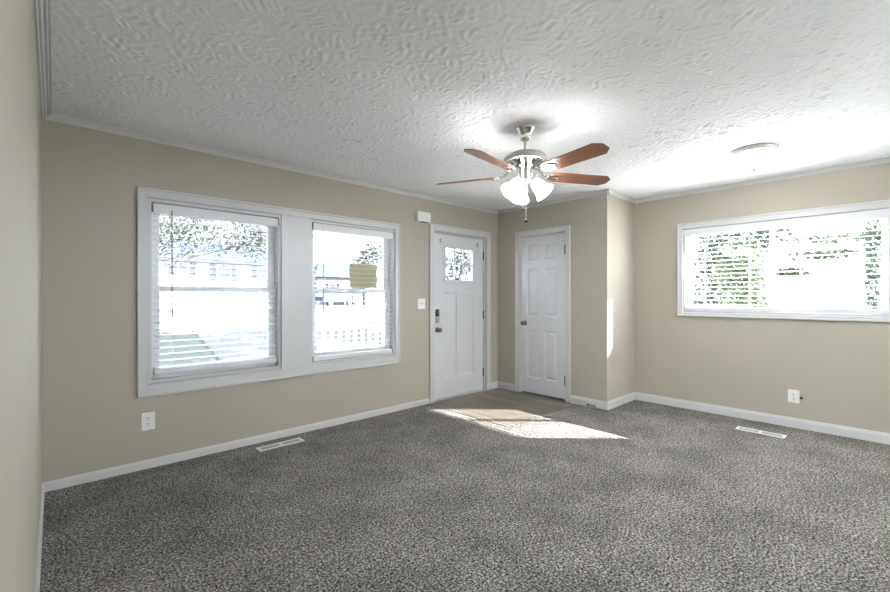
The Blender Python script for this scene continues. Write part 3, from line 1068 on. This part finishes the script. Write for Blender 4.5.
# ------------------------------------------------------------------ outdoors: houses, cars, trees
def house(loc, w, dp, eave, ridge, wins, label):
    t = tag(empty('house', loc), label, 'house')
    bm = bmesh.new()
    box(bm, (0, 0, -0.8), (w, dp, eave))
    tobj('wall', bm, 'siding', t)
    bm = bmesh.new()
    e = 0.4
    v = [bm.verts.new(p) for p in ((-e, -e, eave), (w + e, -e, eave), (w + e, dp + e, eave), (-e, dp + e, eave), (1.6, dp / 2, ridge), (w - 1.6, dp / 2, ridge))]
    for f in ((0, 1, 5, 4), (1, 2, 5), (2, 3, 4, 5), (3, 0, 4), (0, 3, 2, 1)):
        bm.faces.new([v[i] for i in f])
    tobj('roof', bm, 'roof', t)
    for (x0, x1, z0, z1) in wins:
        bm = bmesh.new()
        frame_rect(bm, x0, x1, z0, z1, 0.07, -0.05, 0.01)
        f = tobj('window', bm, 'siding', t)
        bm = bmesh.new()
        box(bm, (x0 + 0.05, -0.02, z0 + 0.05), (x1 - 0.05, 0.005, z1 - 0.05))
        tobj('pane', bm, 'darkglass', f)
        for a in (x0 - 0.36, x1 + 0.04):
            bm = bmesh.new()
            box(bm, (a, -0.04, z0), (a + 0.32, 0.01, z1))
            tobj('shutter', bm, 'shutter', t)
    return t
house((3.6, 28, 0.49), 8.0, 7, 2.95, 4.4, [(1.55, 2.15, 2.05, 2.75), (3.6, 4.4, 1.75, 2.75), (6.0, 6.7, 1.95, 2.75)], 'white house with dark shutters seen across the street through the twin window left half')
house((18.6, 38, 0.49), 7.0, 6, 2.7, 4.3, [(1.2, 2.0, 1.2, 2.1), (4.2, 5.2, 1.2, 2.1)], 'white house further right across the street, seen through the twin window right half')

def car(loc, rz, paint, label):
    t = tag(empty('car', loc, rz), label, 'car')
    bm = bmesh.new()
    side = [(-2.2, 0.35), (-2.2, 0.75), (-1.9, 0.92), (-1.0, 0.98), (-0.45, 1.42), (0.85, 1.45), (1.5, 1.0), (2.15, 0.92), (2.25, 0.6), (2.2, 0.35)]
    prism(bm, side, 'y', -0.85, 0.85)
    tobj('body', bm, paint, t)
    bm = bmesh.new()
    prism(bm, [(-0.85, 1.0), (-0.42, 1.36), (0.8, 1.38), (1.3, 1.02)], 'y', -0.862, 0.862)
    tobj('side_window', bm, 'darkglass', t)
    for x in (-1.4, 1.4):
        for y in (-0.86, 0.86):
            bm = bmesh.new()
            cyl(bm, (x, y - 0.1, 0.33), (x, y + 0.1, 0.33), 0.33, 20)
            w_ = tobj('wheel', bm, 'tyre', t)
            bm = bmesh.new()
            cyl(bm, (x, y - 0.11, 0.33), (x, y + 0.11, 0.33), 0.19, 16)
            tobj('hubcap', bm, 'nickel', w_)
    return t
car((21.0, 36.0, 0.49), 0.25, 'red', 'red car parked across the street, seen through the twin window right half')
car((16.6, 31.5, 0.49), 0.5, 'blue', 'dark blue car parked left of the red car across the street')

def tree(loc, trunk_h, blobs, n, size, leaf, label, name='tree', cat='tree', group=None, tr=0.16):
    t = tag(empty(name, loc), label, cat, group)
    bm = bmesh.new()
    top = Vector((0, 0, trunk_h))
    cyl(bm, (0, 0, -0.2), top, tr, 10, tr * 0.6)
    for (c, r) in blobs:
        cyl(bm, top * random.uniform(0.6, 0.98), Vector(c), tr * 0.4, 6, tr * 0.12)
    tobj('trunk' if tr > 0.06 else 'stem', bm, 'bark', t)
    bm = bmesh.new()
    for i in range(n):
        c, r = random.choice(blobs)
        d = Vector((random.gauss(0, 1), random.gauss(0, 1), random.gauss(0, 1))).normalized() * (random.random() ** 0.45)
        p = Vector(c) + Vector((d.x * r[0], d.y * r[1], d.z * r[2]))
        q = Vector((random.gauss(0, 1), random.gauss(0, 1), random.gauss(0, 1))).normalized()
        u = q.orthogonal().normalized()
        w = q.cross(u)
        s = size * random.uniform(0.6, 1.3)
        bm.faces.new([bm.verts.new(p + a) for a in (u * s, w * s * 0.5, -u * s, -w * s * 0.5)])
    tobj('foliage', bm, leaf, t)
    return t

G1 = 'trees behind the white house'
for i, (x, y) in enumerate(((0.5, 40), (7.5, 40), (14.5, 41))):
    tree((x, y, ground_z(y)), 3.2, [((0, 0, 5.0), (2.8, 2.0, 2.4)), ((1.2, 0, 6.8), (2.1, 2.0, 1.8)), ((-1.4, 0.5, 6.2), (1.8, 2.0, 2.0))], 2600, 0.16, 'leaf_c',
         ('leafy tree far left behind the white house across the street', 'leafy tree rising behind the middle of the white house roof', 'leafy tree behind the right end of the white house')[i], group=G1)
tree((1.9, 15.0, ground_z(15)), 2.6, [((0.9, 0, 3.3), (1.3, 1.2, 0.95)), ((2.3, 0.3, 3.4), (1.3, 1.2, 0.9)), ((3.6, 0, 3.2), (1.1, 1.0, 0.9))], 5200, 0.055, 'leaf_c',
     'thin leafed tree on the front lawn in the twin window left half')
tree((19.5, 31, ground_z(31)), 3.0, [((0, 0, 3.6), (1.5, 1.2, 1.2)), ((0.8, 0, 4.6), (1.2, 1.0, 1.0))], 2600, 0.11, 'leaf_c', 'sparse tree above the paper notice in the twin window right half')
tree((13.0, 13.3, 0.01), 1.4, [((0, 0, 2.2), (1.3, 0.8, 0.8)), ((0.7, 0.2, 2.9), (1.1, 0.7, 0.7))], 2200, 0.075, 'leaf_c', 'bushy tree seen through the small panes of the entry door')
tree((8.9, 6.6, -0.35), 3.4, [((0, 0, 5.6), (2.2, 2.2, 1.6)), ((-1.2, 0.8, 6.6), (1.6, 1.8, 1.3)), ((1.0, -0.6, 6.9), (1.6, 1.6, 1.3)), ((-1.5, -0.6, 4.9), (1.2, 1.4, 1.0))], 7000, 0.16, 'leaf_b',
     'tall leafy tree added out of view beside the porch to shade the front lawn', tr=0.2)  # out of view, added to throw shade on the lawn
tree((13.8, 6.2, -0.38), 3.2, [((0, 0, 4.6), (2.0, 2.0, 1.5)), ((-0.8, 0.6, 5.9), (1.8, 1.7, 1.3)), ((1.0, -0.5, 6.0), (1.5, 1.5, 1.2))], 6000, 0.16, 'leaf_b',
     'second tall leafy tree added further from the porch to shade the drive', tr=0.2)  # added to darken the ground behind the railing with its shadow
# side yard seen through the right wall window
tree((10.7, 2.75, -0.5), 1.2, [((0, 0, 1.7), (0.55, 0.50, 0.8)), ((0.0, -0.1, 2.6), (0.5, 0.5, 0.7))], 3400, 0.042, 'leaf_a', 'dark green shrub at the left edge of the right wall window', 'shrub', 'shrub', tr=0.03)
tree((9.4, 1.85, -0.5), 1.2, [((0, 0, 1.6), (0.5, 0.45, 0.7)), ((0.0, 0.1, 2.3), (0.5, 0.42, 0.6))], 3000, 0.042, 'leaf_b', 'bright green shrub left of the bar in the right wall window', 'shrub', 'shrub', tr=0.03)
tree((12.6, 2.3, -0.5), 2.0, [((0, 0.4, 3.0), (0.9, 0.9, 0.7)), ((0.2, -0.1, 3.5), (0.9, 0.8, 0.6))], 2200, 0.055, 'leaf_c', 'thin leafed tree above the shrubs in the right wall window', tr=0.06)
tree((13.2, -2.2, -0.5), 3.0, [((0, 2.9, 3.12), (0.6, 1.3, 0.12)), ((0, 3.3, 2.75), (0.5, 0.7, 0.14)), ((0, 3.9, 2.35), (0.4, 0.4, 0.12)), ((0, 1.6, 3.3), (0.6, 0.9, 0.2))], 1900, 0.055, 'leaf_b', 'leafy branches along the top of the right wall window', tr=0.055)
tree((8.6, 0.19, -0.5), 1.2, [((0, 0, 1.7), (0.16, 0.11, 0.7)), ((0, 0, 2.5), (0.16, 0.10, 0.6))], 1300, 0.032, 'leaf_a', 'narrow shrub at the right edge of the right wall window', 'shrub', 'shrub', tr=0.02)
